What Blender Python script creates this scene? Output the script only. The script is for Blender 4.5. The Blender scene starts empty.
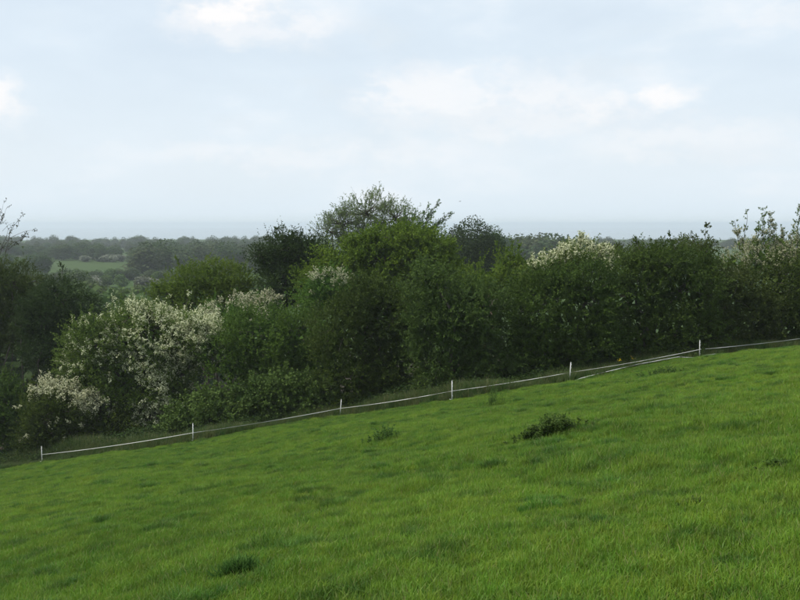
import bpy, math
import numpy as np
from mathutils import Vector, Matrix

R = math.radians
scene = bpy.context.scene
col = scene.collection
rng = np.random.default_rng(11)

# ------------------------------------------------------------------ camera
EYE = 1.6
F = 858.0                       # focal length in pixels of the 800 px wide photograph
PITCH = math.atan(76 / F)
cam_d = bpy.data.cameras.new('camera')
cam_d.sensor_width = 36
cam_d.lens = 36 * F / 800
cam_d.clip_start = 0.1
cam_d.clip_end = 80000
cam = bpy.data.objects.new('camera', cam_d)
cam.location = (0, 0, EYE)
cam.rotation_euler = (math.pi / 2 - PITCH, 0, 0)
col.objects.link(cam)
scene.camera = cam

def ray(px, py):
    u, v = (px - 400) / F, (300 - py) / F
    c, s = math.cos(PITCH), math.sin(PITCH)
    return np.array([u, c + v * s, v * c - s])

def at(px, py, d):
    """the point at forward distance d seen at pixel (px, py) of the photograph"""
    r = ray(px, py)
    p = r * (d / r[1])
    p[2] += EYE
    return p

# ------------------------------------------------------------------ world: sky with thin cloud
SUN_EL, SUN_AZ = R(54), R(-97)          # azimuth from +Y, negative = left
world = bpy.data.worlds.new('World')
scene.world = world
world.use_nodes = True
nt = world.node_tree
for n in list(nt.nodes):
    nt.nodes.remove(n)

def N(t, kind, **kw):
    n = t.nodes.new(kind)
    for k, v in kw.items():
        setattr(n, k, v)
    return n

def mathn(t, op, a, b=None, clamp=False):
    n = N(t, 'ShaderNodeMath', operation=op)
    n.use_clamp = clamp
    for i, x in enumerate((a, b)):
        if x is None:
            continue
        if isinstance(x, (int, float)):
            n.inputs[i].default_value = x
        else:
            t.links.new(x, n.inputs[i])
    return n.outputs[0]

def vmath(t, op, a, b):
    n = N(t, 'ShaderNodeVectorMath', operation=op)
    for i, x in enumerate((a, b)):
        if x is None:
            continue
        if isinstance(x, (tuple, list)):
            n.inputs[i].default_value = x
        else:
            t.links.new(x, n.inputs[i])
    return n

def mixc(t, fac, a, b, blend='MIX'):
    n = N(t, 'ShaderNodeMix', data_type='RGBA', blend_type=blend)
    for k, x in ((0, fac), (6, a), (7, b)):
        if isinstance(x, (int, float)):
            n.inputs[k].default_value = x
        elif isinstance(x, (tuple, list)):
            n.inputs[k].default_value = tuple(x) + (1,) if len(x) == 3 else x
        else:
            t.links.new(x, n.inputs[k])
    return n.outputs[2]

def noise(t, vec, scale, detail=3, rough=0.5):
    n = N(t, 'ShaderNodeTexNoise')
    n.inputs['Scale'].default_value = scale
    n.inputs['Detail'].default_value = detail
    n.inputs['Roughness'].default_value = rough
    t.links.new(vec, n.inputs['Vector'])
    return n

def maprange(t, x, a, b, c=0.0, d=1.0, smooth=True):
    n = N(t, 'ShaderNodeMapRange')
    if smooth:
        n.interpolation_type = 'SMOOTHSTEP'
    n.clamp = True
    t.links.new(x, n.inputs[0])
    for i, v in enumerate((a, b, c, d)):
        n.inputs[i + 1].default_value = v
    return n.outputs[0]

SKY_STRENGTH = 0.10
sky = N(nt, 'ShaderNodeTexSky', sky_type='NISHITA')
sky.sun_disc = False
sky.sun_elevation = SUN_EL
sky.sun_rotation = SUN_AZ % (2 * math.pi)
sky.altitude = 60
sky.air_density = 1.0
sky.dust_density = 2.0
sky.ozone_density = 1.0
tc = N(nt, 'ShaderNodeTexCoord')
D = tc.outputs['Generated']
flat = vmath(nt, 'MULTIPLY', D, (1, 1, 2.6)).outputs[0]
n1 = noise(nt, flat, 5.0, 6, 0.55)
flat2 = vmath(nt, 'MULTIPLY', D, (1, 1, 1.7)).outputs[0]
n2 = noise(nt, flat2, 20.0, 7, 0.6)
wob = vmath(nt, 'SUBTRACT', n2.outputs['Color'], (0.5, 0.5, 0.5)).outputs[0]
wob = vmath(nt, 'MULTIPLY', wob, (0.10, 0.10, 0.06)).outputs[0]
Dw = vmath(nt, 'ADD', D, wob).outputs[0]
# an even veil of high thin cloud over the whole sky
veil = maprange(nt, n1.outputs['Fac'], 0.25, 0.8, 0.78, 0.97)
skyc = mixc(nt, veil, sky.outputs[0], (6.2, 7.0, 7.7))
sx = N(nt, 'ShaderNodeSeparateXYZ')
nt.links.new(D, sx.inputs[0])
skyc = mixc(nt, maprange(nt, sx.outputs['Z'], 0.0, 0.22, 0.55, 0.0), skyc, (6.6, 7.15, 7.6))
skyc = mixc(nt, maprange(nt, sx.outputs['Z'], 0.0, 0.075, 0.75, 0.0), skyc, (5.85, 6.75, 7.45))
# separate cumulus banks: centre pixel, half width, half height, strength
banks = [(236, 8, 58, 20, .9), (300, 22, 60, 18, .55), (250, 30, 80, 16, .5), (205, 14, 36, 18, .6), (0, 104, 24, 24, .8), (430, 98, 70, 34, .6), (385, 92, 26, 16, .6), (470, 80, 30, 14, .55), (610, 112, 46, 16, .6),
         (520, 108, 110, 34, .55), (665, 99, 34, 15, .8), (690, 140, 110, 22, .35), (250, 158, 130, 14, .3),
         (400, 150, 120, 22, .3), (775, 20, 40, 14, .35), (540, 72, 60, 14, .3), (-260, 60, 130, 30, .6),
         (1080, 70, 140, 34, .6), (330, -170, 170, 50, .5), (700, -260, 190, 60, .5)]
tot = None
for px, py, w, h, s in banks:
    d = ray(px, py)
    d = d / np.linalg.norm(d)
    q = vmath(nt, 'SUBTRACT', Dw, tuple(d)).outputs[0]
    q = vmath(nt, 'MULTIPLY', q, (F / w, F / w, F / h)).outputs[0]
    L = vmath(nt, 'LENGTH', q, None).outputs['Value']
    m = mathn(nt, 'MULTIPLY', maprange(nt, L, 1.35, 0.35), s)
    tot = m if tot is None else mathn(nt, 'MAXIMUM', tot, m)
tex = maprange(nt, n2.outputs['Fac'], 0.34, 0.58, 0.25, 1.0)
tot = mathn(nt, 'MULTIPLY', tot, tex)
gen = mathn(nt, 'MULTIPLY', maprange(nt, n1.outputs['Fac'], 0.52, 0.75), 0.35)
tot = mathn(nt, 'MAXIMUM', tot, gen)
skyc = mixc(nt, tot, skyc, (8.0, 7.85, 7.8))
# greyer undersides and shreds of cloud
n3 = noise(nt, flat, 8.0, 4, 0.5)
grey = mathn(nt, 'MULTIPLY', maprange(nt, n3.outputs['Fac'], 0.56, 0.74), 0.2)
for px, py, w, h, st_ in ((380, 38, 34, 18, .6), (615, 66, 40, 14, .6), (470, 122, 110, 9, .4), (322, 92, 28, 12, .5), (236, 126, 28, 10, .45), (720, 150, 70, 10, .35), (20, 132, 34, 9, .4), (300, 46, 60, 8, .35), (640, 122, 60, 8, .4)):
    d = ray(px, py)
    d = d / np.linalg.norm(d)
    q = vmath(nt, 'SUBTRACT', Dw, tuple(d)).outputs[0]
    q = vmath(nt, 'MULTIPLY', q, (F / w, F / w, F / h)).outputs[0]
    L = vmath(nt, 'LENGTH', q, None).outputs['Value']
    grey = mathn(nt, 'MAXIMUM', grey, mathn(nt, 'MULTIPLY', mathn(nt, 'MULTIPLY', maprange(nt, L, 1.35, 0.35), tex), st_))
skyc = mixc(nt, grey, skyc, (5.9, 6.55, 7.1))
bg = N(nt, 'ShaderNodeBackground')
bg.inputs['Strength'].default_value = SKY_STRENGTH
nt.links.new(skyc, bg.inputs['Color'])
wo = N(nt, 'ShaderNodeOutputWorld')
nt.links.new(bg.outputs[0], wo.inputs['Surface'])

# ------------------------------------------------------------------ sun through thin cloud
sun_d = bpy.data.lights.new('sun', 'SUN')
sun_d.energy = 2.4
sun_d.angle = R(9)
sun_d.color = (1.0, 0.95, 0.86)
sun = bpy.data.objects.new('sun', sun_d)
sd = Vector((math.sin(SUN_AZ) * math.cos(SUN_EL), math.cos(SUN_AZ) * math.cos(SUN_EL), math.sin(SUN_EL)))
sun.rotation_euler = sd.to_track_quat('Z', 'Y').to_euler()
sun.location = (-30, 20, 60)
col.objects.link(sun)

# ------------------------------------------------------------------ view
scene.view_settings.view_transform = 'Standard'
scene.view_settings.look = 'None'
scene.view_settings.exposure = 0.38
scene.view_settings.gamma = 1.0
scene.view_settings.use_curve_mapping = False
scene.cycles.max_bounces = 6
scene.cycles.diffuse_bounces = 3
scene.cycles.transmission_bounces = 3
scene.cycles.transparent_max_bounces = 4
scene.cycles.volume_bounces = 2
scene.cycles.use_denoising = True
scene.cycles.use_fast_gi = False

# ------------------------------------------------------------------ helpers
def tag(o, label=None, cat=None, group=None, kind=None):
    for k, v in (('label', label), ('category', cat), ('group', group), ('kind', kind)):
        if v:
            o[k] = v
    return o

def quad_mesh(name, V, Q, attr=None, smooth=False):
    me = bpy.data.meshes.new(name)
    V = np.asarray(V, np.float32).reshape(-1, 3)
    Q = np.asarray(Q, np.int32).reshape(-1, 4)
    me.vertices.add(len(V))
    me.vertices.foreach_set('co', V.ravel())
    me.loops.add(len(Q) * 4)
    me.loops.foreach_set('vertex_index', Q.ravel())
    me.polygons.add(len(Q))
    me.polygons.foreach_set('loop_start', np.arange(0, len(Q) * 4, 4, dtype=np.int32))
    me.polygons.foreach_set('loop_total', np.full(len(Q), 4, np.int32))
    if smooth:
        me.polygons.foreach_set('use_smooth', np.ones(len(Q), bool))
    if attr is not None:
        a = me.attributes.new('v', 'FLOAT', 'FACE')
        a.data.foreach_set('value', np.asarray(attr, np.float32))
    me.update(calc_edges=True)
    return me

def link(name, me, mat=None, parent=None):
    if mat and not me.materials:
        me.materials.append(mat)
    o = bpy.data.objects.new(name, me)
    col.objects.link(o)
    o.parent = parent
    return o

def empty(name, loc=(0, 0, 0)):
    o = bpy.data.objects.new(name, None)
    o.empty_display_size = 0.3
    o.location = loc
    col.objects.link(o)
    return o

def unit(a):
    return a / (np.linalg.norm(a, axis=-1, keepdims=True) + 1e-9)

def tubes(P, Rad, sides=4):
    """P (N,K,3) centre lines, Rad (N,K) -> vertices, quads"""
    P = np.asarray(P, float)
    Rad = np.asarray(Rad, float)
    n, k, _ = P.shape
    T = unit(np.gradient(P, axis=1))
    ref = np.where(np.abs(T[..., 2:3]) > 0.9, np.array([1., 0, 0]), np.array([0, 0, 1.]))
    A = unit(np.cross(T, ref))
    B = np.cross(T, A)
    ang = np.arange(sides) / sides * 2 * math.pi
    V = P[:, :, None] + Rad[:, :, None, None] * (A[:, :, None] * np.cos(ang)[:, None] + B[:, :, None] * np.sin(ang)[:, None])
    idx = np.arange(n * k * sides).reshape(n, k, sides)
    a = idx[:, :-1]; b = idx[:, 1:]
    Q = np.stack([a, np.roll(a, -1, 2), np.roll(b, -1, 2), b], -1).reshape(-1, 4)
    return V.reshape(-1, 3), Q

def join(parts):
    Vs, Qs, o = [], [], 0
    for V, Q in parts:
        Vs.append(V); Qs.append(Q + o); o += len(V)
    return np.concatenate(Vs), np.concatenate(Qs)

def leaf_quads(P, A, Nn, L, W, fold=0.12):
    """diamond leaves: base P, axis A, normal Nn, length L, width W"""
    B = unit(np.cross(A, Nn))
    L = L[:, None]; W = W[:, None]
    mid = P + A * L * 0.45 + Nn * (W * fold)
    V = np.stack([P, mid + B * W * 0.5, P + A * L, mid - B * W * 0.5], 1).reshape(-1, 3)
    return V, np.arange(len(P) * 4).reshape(-1, 4)

def lump(p, seed, k):
    """cheap smooth 3-D noise in about -1..1"""
    r = np.random.default_rng(seed)
    out = 0
    for i in range(5):
        f = unit(r.normal(size=3)) * k * r.uniform(0.7, 1.8)
        out = out + np.sin(p @ f + r.uniform(0, 6.28))
    return out / 3.0

# ------------------------------------------------------------------ materials
def shader(name, build):
    m = bpy.data.materials.new(name)
    m.use_nodes = True
    t = m.node_tree
    for n in list(t.nodes):
        t.nodes.remove(n)
    out = N(t, 'ShaderNodeOutputMaterial')
    t.links.new(build(t), out.inputs['Surface'])
    return m

def bsdf(t, colour, rough=0.6, spec=0.25):
    b = N(t, 'ShaderNodeBsdfPrincipled')
    b.inputs['Roughness'].default_value = rough
    b.inputs['Specular IOR Level'].default_value = spec
    if isinstance(colour, tuple):
        b.inputs['Base Color'].default_value = colour + (1,)
    else:
        t.links.new(colour, b.inputs['Base Color'])
    return b.outputs[0]

def leafy(t, colour, transl, rough=0.55, spec=0.2, tcol=None):
    s = bsdf(t, colour, rough, spec)
    tr = N(t, 'ShaderNodeBsdfTranslucent')
    t.links.new(tcol if tcol is not None else colour, tr.inputs['Color'])
    mx = N(t, 'ShaderNodeMixShader')
    mx.inputs[0].default_value = transl
    t.links.new(s, mx.inputs[1]); t.links.new(tr.outputs[0], mx.inputs[2])
    return mx.outputs[0]

def leaf_mat(name, dark, light, transl=0.28, spec=0.2):
    def build(t):
        a = N(t, 'ShaderNodeAttribute', attribute_name='v')
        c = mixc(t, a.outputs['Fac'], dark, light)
        oi = N(t, 'ShaderNodeObjectInfo')
        hs = N(t, 'ShaderNodeHueSaturation')
        t.links.new(maprange(t, oi.outputs['Random'], 0, 1, 0.485, 0.515, False), hs.inputs['Hue'])
        t.links.new(maprange(t, oi.outputs['Random'], 0, 1, 0.85, 1.15, False), hs.inputs['Value'])
        t.links.new(c, hs.inputs['Color'])
        return leafy(t, hs.outputs[0], transl, 0.7, spec * .5)
    return shader(name, build)

M = {}
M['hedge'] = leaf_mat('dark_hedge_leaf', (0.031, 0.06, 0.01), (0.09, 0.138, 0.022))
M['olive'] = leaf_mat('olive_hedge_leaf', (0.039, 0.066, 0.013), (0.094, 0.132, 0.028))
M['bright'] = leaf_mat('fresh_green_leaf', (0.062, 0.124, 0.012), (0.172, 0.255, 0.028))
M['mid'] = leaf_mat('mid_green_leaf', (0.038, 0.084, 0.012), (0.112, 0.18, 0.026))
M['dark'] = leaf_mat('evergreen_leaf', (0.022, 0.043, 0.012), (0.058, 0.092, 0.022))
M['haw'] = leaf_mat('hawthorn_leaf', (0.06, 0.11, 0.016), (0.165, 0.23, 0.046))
M['ash'] = leaf_mat('young_ash_leaf', (0.11, 0.165, 0.065), (0.24, 0.31, 0.12), 0.55)
M['bud'] = leaf_mat('budding_twig_leaf', (.040, .050, .026), (.085, .09, .045))
M['bramble'] = leaf_mat('bramble_leaf', (0.044, 0.092, 0.015), (0.12, 0.19, 0.038), 0.2, 0.35)
M['nettle'] = leaf_mat('nettle_leaf', (0.044, 0.098, 0.018), (0.11, 0.185, 0.038))
M['far'] = leaf_mat('far_tree_leaf', (0.036, 0.072, 0.025), (0.085, 0.125, 0.038))
M['farbrown'] = leaf_mat('far_budding_leaf', (0.05, 0.08, 0.034), (0.1, 0.125, 0.052))
M['fargreen'] = leaf_mat('far_fresh_leaf', (0.055, 0.098, 0.024), (0.115, 0.165, 0.042))
M['farpale'] = leaf_mat('far_blossom_leaf', (0.085, 0.105, 0.055), (0.36, 0.37, 0.29))
M['blossom'] = leaf_mat('may_blossom', (0.5, 0.5, 0.3), (0.78, 0.77, 0.53), 0.25, 0.1)
M['buff'] = leaf_mat('fading_blossom', (0.36, 0.37, 0.21), (0.62, 0.62, 0.42), 0.25, 0.1)
M['yellow'] = leaf_mat('yellow_petal', (.55, .36, .02), (.75, .52, .04), 0.25, 0.1)

def bark_b(c1, c2):
    def build(t):
        tcn = N(t, 'ShaderNodeTexCoord')
        v = vmath(t, 'MULTIPLY', tcn.outputs['Object'], (3, 3, 0.7)).outputs[0]
        n = noise(t, v, 4, 5, 0.65)
        return bsdf(t, mixc(t, maprange(t, n.outputs['Fac'], .35, .65), c1, c2), 0.85, 0.15)
    return build
M['bark'] = shader('bark', bark_b((.05, .042, .032), (.13, .115, .09)))
M['pinebark'] = shader('reddish_bark', bark_b((.13, .085, .06), (.26, .18, .13)))

def grass_b(kind):
    def build(t):
        g = N(t, 'ShaderNodeNewGeometry')
        pos = vmath(t, 'MULTIPLY', g.outputs['Position'], (1, 1, 0.0)).outputs[0]
        big = noise(t, pos, 0.16, 3, 0.55)
        midn = noise(t, pos, 1.15, 5, 0.65)
        fine = noise(t, pos, 3.2, 3, 0.6)
        if kind == 'field':
            c = mixc(t, maprange(t, big.outputs['Fac'], .38, .62), (.110, .218, .018), (.172, .292, .025))
            c = mixc(t, maprange(t, midn.outputs['Fac'], .50, .66), c, (.052, .130, .016))
            c = mixc(t, mathn(t, 'MULTIPLY', maprange(t, fine.outputs['Fac'], .56, .74), .55), c, (.200, .275, .042))
            scuff = noise(t, pos, 2.1, 4, 0.7)
            c = mixc(t, mathn(t, 'MULTIPLY', maprange(t, scuff.outputs['Fac'], .62, .74), .6), c, (.150, .150, .050))
        elif kind == 'shade_tussock':
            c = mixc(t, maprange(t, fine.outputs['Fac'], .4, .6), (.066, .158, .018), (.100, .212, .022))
        else:
            c = mixc(t, maprange(t, midn.outputs['Fac'], .4, .62), (.046, .096, .018), (.098, .124, .038))
        if kind != 'soil':
            a = N(t, 'ShaderNodeAttribute', attribute_name='v')
            c = mixc(t, maprange(t, a.outputs['Fac'], .0, .9, .0, .35 if kind == 'field' else .08, False), c, (.165, .285, .026))
            c = mixc(t, mathn(t, 'MULTIPLY', maprange(t, a.outputs['Fac'], .93, .965), .75), c, (.26, .24, .10))
            oi = N(t, 'ShaderNodeObjectInfo')
            hs = N(t, 'ShaderNodeHueSaturation')
            t.links.new(maprange(t, oi.outputs['Random'], 0, 1, 0.475, 0.52, False), hs.inputs['Hue'])
            t.links.new(maprange(t, fine.outputs['Fac'], .3, .7, 0.72, 1.25, False), hs.inputs['Value'])
            t.links.new(c, hs.inputs['Color'])
            return leafy(t, hs.outputs[0], 0.30, 0.5, 0.25)
        return bsdf(t, c, 0.9, 0.1)
    return build
M['grass'] = shader('pasture_grass', grass_b('field'))
M['shade_tussock'] = shader('shade_tussock_grass', grass_b('shade_tussock'))  # shade of the turf hollows put into a darker green
M['rough'] = shader('rank_grass', grass_b('rough'))

def ground_b(t):
    g = N(t, 'ShaderNodeNewGeometry')
    pos = vmath(t, 'MULTIPLY', g.outputs['Position'], (1, 1, 0.0)).outputs[0]
    big = noise(t, pos, 0.16, 3, 0.55)
    fine = noise(t, pos, 5.0, 5, 0.7)
    far = noise(t, pos, 0.006, 2, 0.5)
    c = mixc(t, maprange(t, big.outputs['Fac'], .38, .62), (.030, .062, .010), (.044, .084, .013))
    c = mixc(t, mathn(t, 'MULTIPLY', maprange(t, fine.outputs['Fac'], .45, .7), .5), c, (.026, .036, .012))
    c = mixc(t, mathn(t, 'MULTIPLY', maprange(t, far.outputs['Fac'], .45, .6), .5), c, (.055, .085, .022))
    lit = N(t, 'ShaderNodeAttribute', attribute_name='litter_shade')
    c = mixc(t, mathn(t, 'MULTIPLY', lit.outputs['Fac'], maprange(t, fine.outputs['Fac'], .2, .5, .75, 1.0)), c, (.034, .028, .016))  # fallen-leaf brown that also paints shade into the ground behind hedge gaps
    s = N(t, 'ShaderNodeBsdfPrincipled')
    s.inputs['Roughness'].default_value = .9
    s.inputs['Specular IOR Level'].default_value = .1
    t.links.new(c, s.inputs['Base Color'])
    bp = N(t, 'ShaderNodeBump')
    bp.inputs['Strength'].default_value = .6
    bp.inputs['Distance'].default_value = .05
    t.links.new(fine.outputs['Fac'], bp.inputs['Height'])
    t.links.new(bp.outputs[0], s.inputs['Normal'])
    return s.outputs[0]
M['ground'] = shader('meadow_ground', ground_b)

def sea_b(t):
    g = N(t, 'ShaderNodeNewGeometry')
    n = noise(t, g.outputs['Position'], 0.02, 4, 0.6)
    s = N(t, 'ShaderNodeBsdfPrincipled')
    s.inputs['Base Color'].default_value = (.10, .16, .20, 1)
    s.inputs['Roughness'].default_value = .15
    bp = N(t, 'ShaderNodeBump')
    bp.inputs['Strength'].default_value = .1
    bp.inputs['Distance'].default_value = 2
    t.links.new(n.outputs['Fac'], bp.inputs['Height'])
    t.links.new(bp.outputs[0], s.inputs['Normal'])
    return s.outputs[0]
M['sea'] = shader('sea_water', sea_b)

def plastic_b(t):
    tcn = N(t, 'ShaderNodeTexCoord')
    n = noise(t, tcn.outputs['Object'], 9, 4, 0.6)
    return bsdf(t, mixc(t, maprange(t, n.outputs['Fac'], .5, .75), (.74, .74, .71), (.52, .52, .46)), 0.45, 0.4)
M['post'] = shader('white_plastic', plastic_b)
M['tape'] = shader('white_poly_tape', lambda t: bsdf(t, (.50, .50, .46), .6, .2))
M['bird'] = shader('dark_plumage', lambda t: bsdf(t, (.035, .035, .04), .6))

# ------------------------------------------------------------------ terrain
def sstep(a, b, x):
    t = np.clip((x - a) / (b - a), 0, 1)
    return t * t * (3 - 2 * t)

def terrain(x, y):
    x = np.asarray(x, float); y = np.asarray(y, float)
    xs = 70 * np.tanh(x / 70)
    xs = np.where(np.abs(x) < 30, x, np.sign(x) * (30 + 45 * np.tanh((np.abs(x) - 30) / 45)))
    ys = np.where(y > -15, y, -15 + 20 * np.tanh((y + 15) / 20))
    z = -.175 * ys + .17 * xs
    z = z - .5 * np.clip((x - 12) / 8, 0, 1.6) ** 2 * sstep(15, 38, y)
    z = z + (0.05 * np.sin(x * .7 + y * .31) + 0.04 * np.sin(x * .33 - y * .83 + 1) + .02 * np.sin(1.9 * x + 1.3 * y)) * sstep(60, 45, np.abs(y))
    r = np.hypot(x, y)
    farz = -19.4 - 3.0 * sstep(500, 1000, r) - 30 * sstep(1300, 2600, r) + 1.0 * np.sin(x * .011 + 1) * np.sin(y * .009)
    w = np.maximum(sstep(50, 115, y), sstep(70, 140, np.abs(x)))
    w = np.maximum(w, sstep(-60, -200, y))
    return z * (1 - w) + farz * w

def axis_vals(lo, hi, fine, n):
    inner = np.arange(-fine, fine + .01, 1.0)
    g = np.geomspace(1, (hi - fine), n)
    g2 = np.geomspace(1, (-lo - fine), n)
    return np.concatenate([(-fine - g2)[::-1], inner, fine + g])
X = axis_vals(-4000, 4000, 60, 60)
Y = np.concatenate([-60 - np.geomspace(1, 3000, 30)[::-1], np.arange(-60, 120.1, 1.0), 120 + np.geomspace(1, 3900, 80)])
GX, GY = np.meshgrid(X, Y)
V = np.stack([GX, GY, terrain(GX, GY) - .05 * sstep(70, 55, GY)], -1).reshape(-1, 3)      # turf base a little below the sward
i = np.arange(len(V)).reshape(GX.shape)
Q = np.stack([i[:-1, :-1], i[:-1, 1:], i[1:, 1:], i[1:, :-1]], -1).reshape(-1, 4)
V_ground = V
ground = link('ground', quad_mesh('ground', V, Q, smooth=True), M['ground'])
tag(ground, 'green hillside pasture sloping down to a wooded plain', 'ground', kind='structure')
S = 9500
sea = link('sea', quad_mesh('sea', [(-S, -S, -41), (S, -S, -41), (S, S, -41), (-S, S, -41)], [(0, 1, 2, 3)]), M['sea'])
tag(sea, 'pale blue hazy sea along the horizon', 'sea', kind='structure')

def gz(x, y):
    return float(terrain(x, y))

def ground_at(px, py):
    r = ray(px, py)
    t = np.linspace(3, 48, 20000)
    d = EYE + r[2] * t - terrain(r[0] * t, r[1] * t)
    if not (d < 0).any():                       # the ray skims over the brow: take its lowest pass over the ground
        k = int(np.argmin(np.where(t > 25, d, 99)))
    else:
        k = int(np.argmax(d < 0))
    return np.array([r[0] * t[k], r[1] * t[k], terrain(r[0] * t[k], r[1] * t[k])])

# ------------------------------------------------------------------ plants
def foliage(lobes, rg, dens, leaf, seed, shoots=13, per=12, slen=(.35, .8), up=.45, back=.4, wind=(0, 0, 0), inner=1.0, lumpy=.16, low=-.9):
    """Leafy shoots on clumps over ellipsoid lobes.  lobes: centre(3), radii(3).
    Returns shoot bases/directions/lengths, clump random, clump centres, the lobe of each clump."""
    C, Cr, OUT, LI = [], [], [], []
    for li, (c, r) in enumerate(lobes):
        c = np.array(c); r = np.array(r)
        area = 4 * math.pi * (((r[0] * r[1]) ** 1.6 + (r[0] * r[2]) ** 1.6 + (r[1] * r[2]) ** 1.6) / 3) ** (1 / 1.6)
        n = max(6, int(area * dens))
        d = unit(rg.normal(size=(n, 3)))
        keep = (d[:, 2] > low) & ((d[:, 1] < .35) | (rg.random(n) < back))
        d = d[keep]
        rad = rg.uniform(.72, 1.02, len(d))[:, None]
        p = c + d * r * rad
        p += d * (lump(p, seed, 1.3) * lumpy * r.mean())[:, None]
        # drop clumps well inside another lobe
        ins = np.zeros(len(p), bool)
        for lj, (c2, r2) in enumerate(lobes):
            if lj != li:
                ins |= (((p - c2) / np.array(r2)) ** 2).sum(1) < .5
        p, d = p[~ins], d[~ins]
        C.append(p); OUT.append(unit(d / r)); LI.append(np.full(len(p), li))
    C = np.concatenate(C); OUT = np.concatenate(OUT); LI = np.concatenate(LI)
    n = len(C)
    crand = rg.random(n)
    ci = np.repeat(np.arange(n), shoots)
    sb = C[ci] + rg.normal(size=(n * shoots, 3)) * .22
    sdv = unit(OUT[ci] * .7 + np.array([0, 0, up]) + rg.normal(size=(n * shoots, 3)) * .55 + np.array(wind))
    sl = rg.uniform(*slen, n * shoots)
    sl *= np.where(rg.random(n * shoots) < .06, 1.7, 1.0)
    return sb, sdv, sl, ci, crand, C, OUT, LI

def shoot_leaves(sb, sdv, sl, cr, rg, per, leaf):
    n = len(sb)
    t = rg.uniform(.05, 1.0, (n, per))
    k = n * per
    base = (sb[:, None] + sdv[:, None] * (sl[:, None] * t)[..., None]).reshape(-1, 3)
    ax = unit(np.repeat(sdv, per, 0) * .6 + rg.normal(size=(k, 3)) * .8)
    nn = unit(rg.normal(size=(k, 3)) * .8 + np.array([0, -.15, .75]))
    s = rg.uniform(.7, 1.25, k)
    Vv, Qq = leaf_quads(base, ax, nn, leaf[0] * s, leaf[1] * s)
    big = .5 + .5 * lump(base, int(rg.integers(1e6)), 1.1)
    v = np.clip(np.repeat(cr, per) * .35 + rg.random(k) * .33 + .32 * big, 0, 1)
    return Vv, Qq, v

def inner_occluder_leaves(lobes, rg, dens):
    """large darker leaf cards added inside the crown to block light and view"""
    Vs, Qs, o, vs = [], [], 0, []
    for c, r in lobes:
        r = np.array(r)
        n = int(4.2 * r.prod() ** (2 / 3) * 12 * dens)
        d = unit(rg.normal(size=(n, 3)))
        p = np.array(c) + d * r * rg.uniform(.35, .78, n)[:, None]
        a = unit(rg.normal(size=(n, 3)))
        nn = unit(rg.normal(size=(n, 3)) + d * .8)
        s = rg.uniform(.3, .55, n)
        Vv, Qq = leaf_quads(p, a, nn, s, s * .6)
        Vs.append(Vv); Qs.append(Qq + o); o += len(Vv); vs.append(rg.random(n) * .5)  # only the darker half of the tint, shade put into the leaf colour
    return np.concatenate(Vs), np.concatenate(Qs), np.concatenate(vs)

def limb(a, b, rg, k=6, bend=.12):
    """n curved centre lines a->b"""
    a = np.atleast_2d(a); b = np.atleast_2d(b)
    t = np.linspace(0, 1, k)[None, :, None]
    P = a[:, None] * (1 - t) + b[:, None] * t
    L = np.linalg.norm(b - a, axis=1)[:, None, None]
    P = P + np.sin(t * math.pi) * rg.normal(size=(len(a), 1, 3)) * L * bend + np.sin(t * math.pi) * np.array([0, 0, .10]) * L
    P[:, 1:-1] += rg.normal(size=(len(a), k - 2, 3)) * L * .02
    return P

tri_total = [0]

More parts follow.
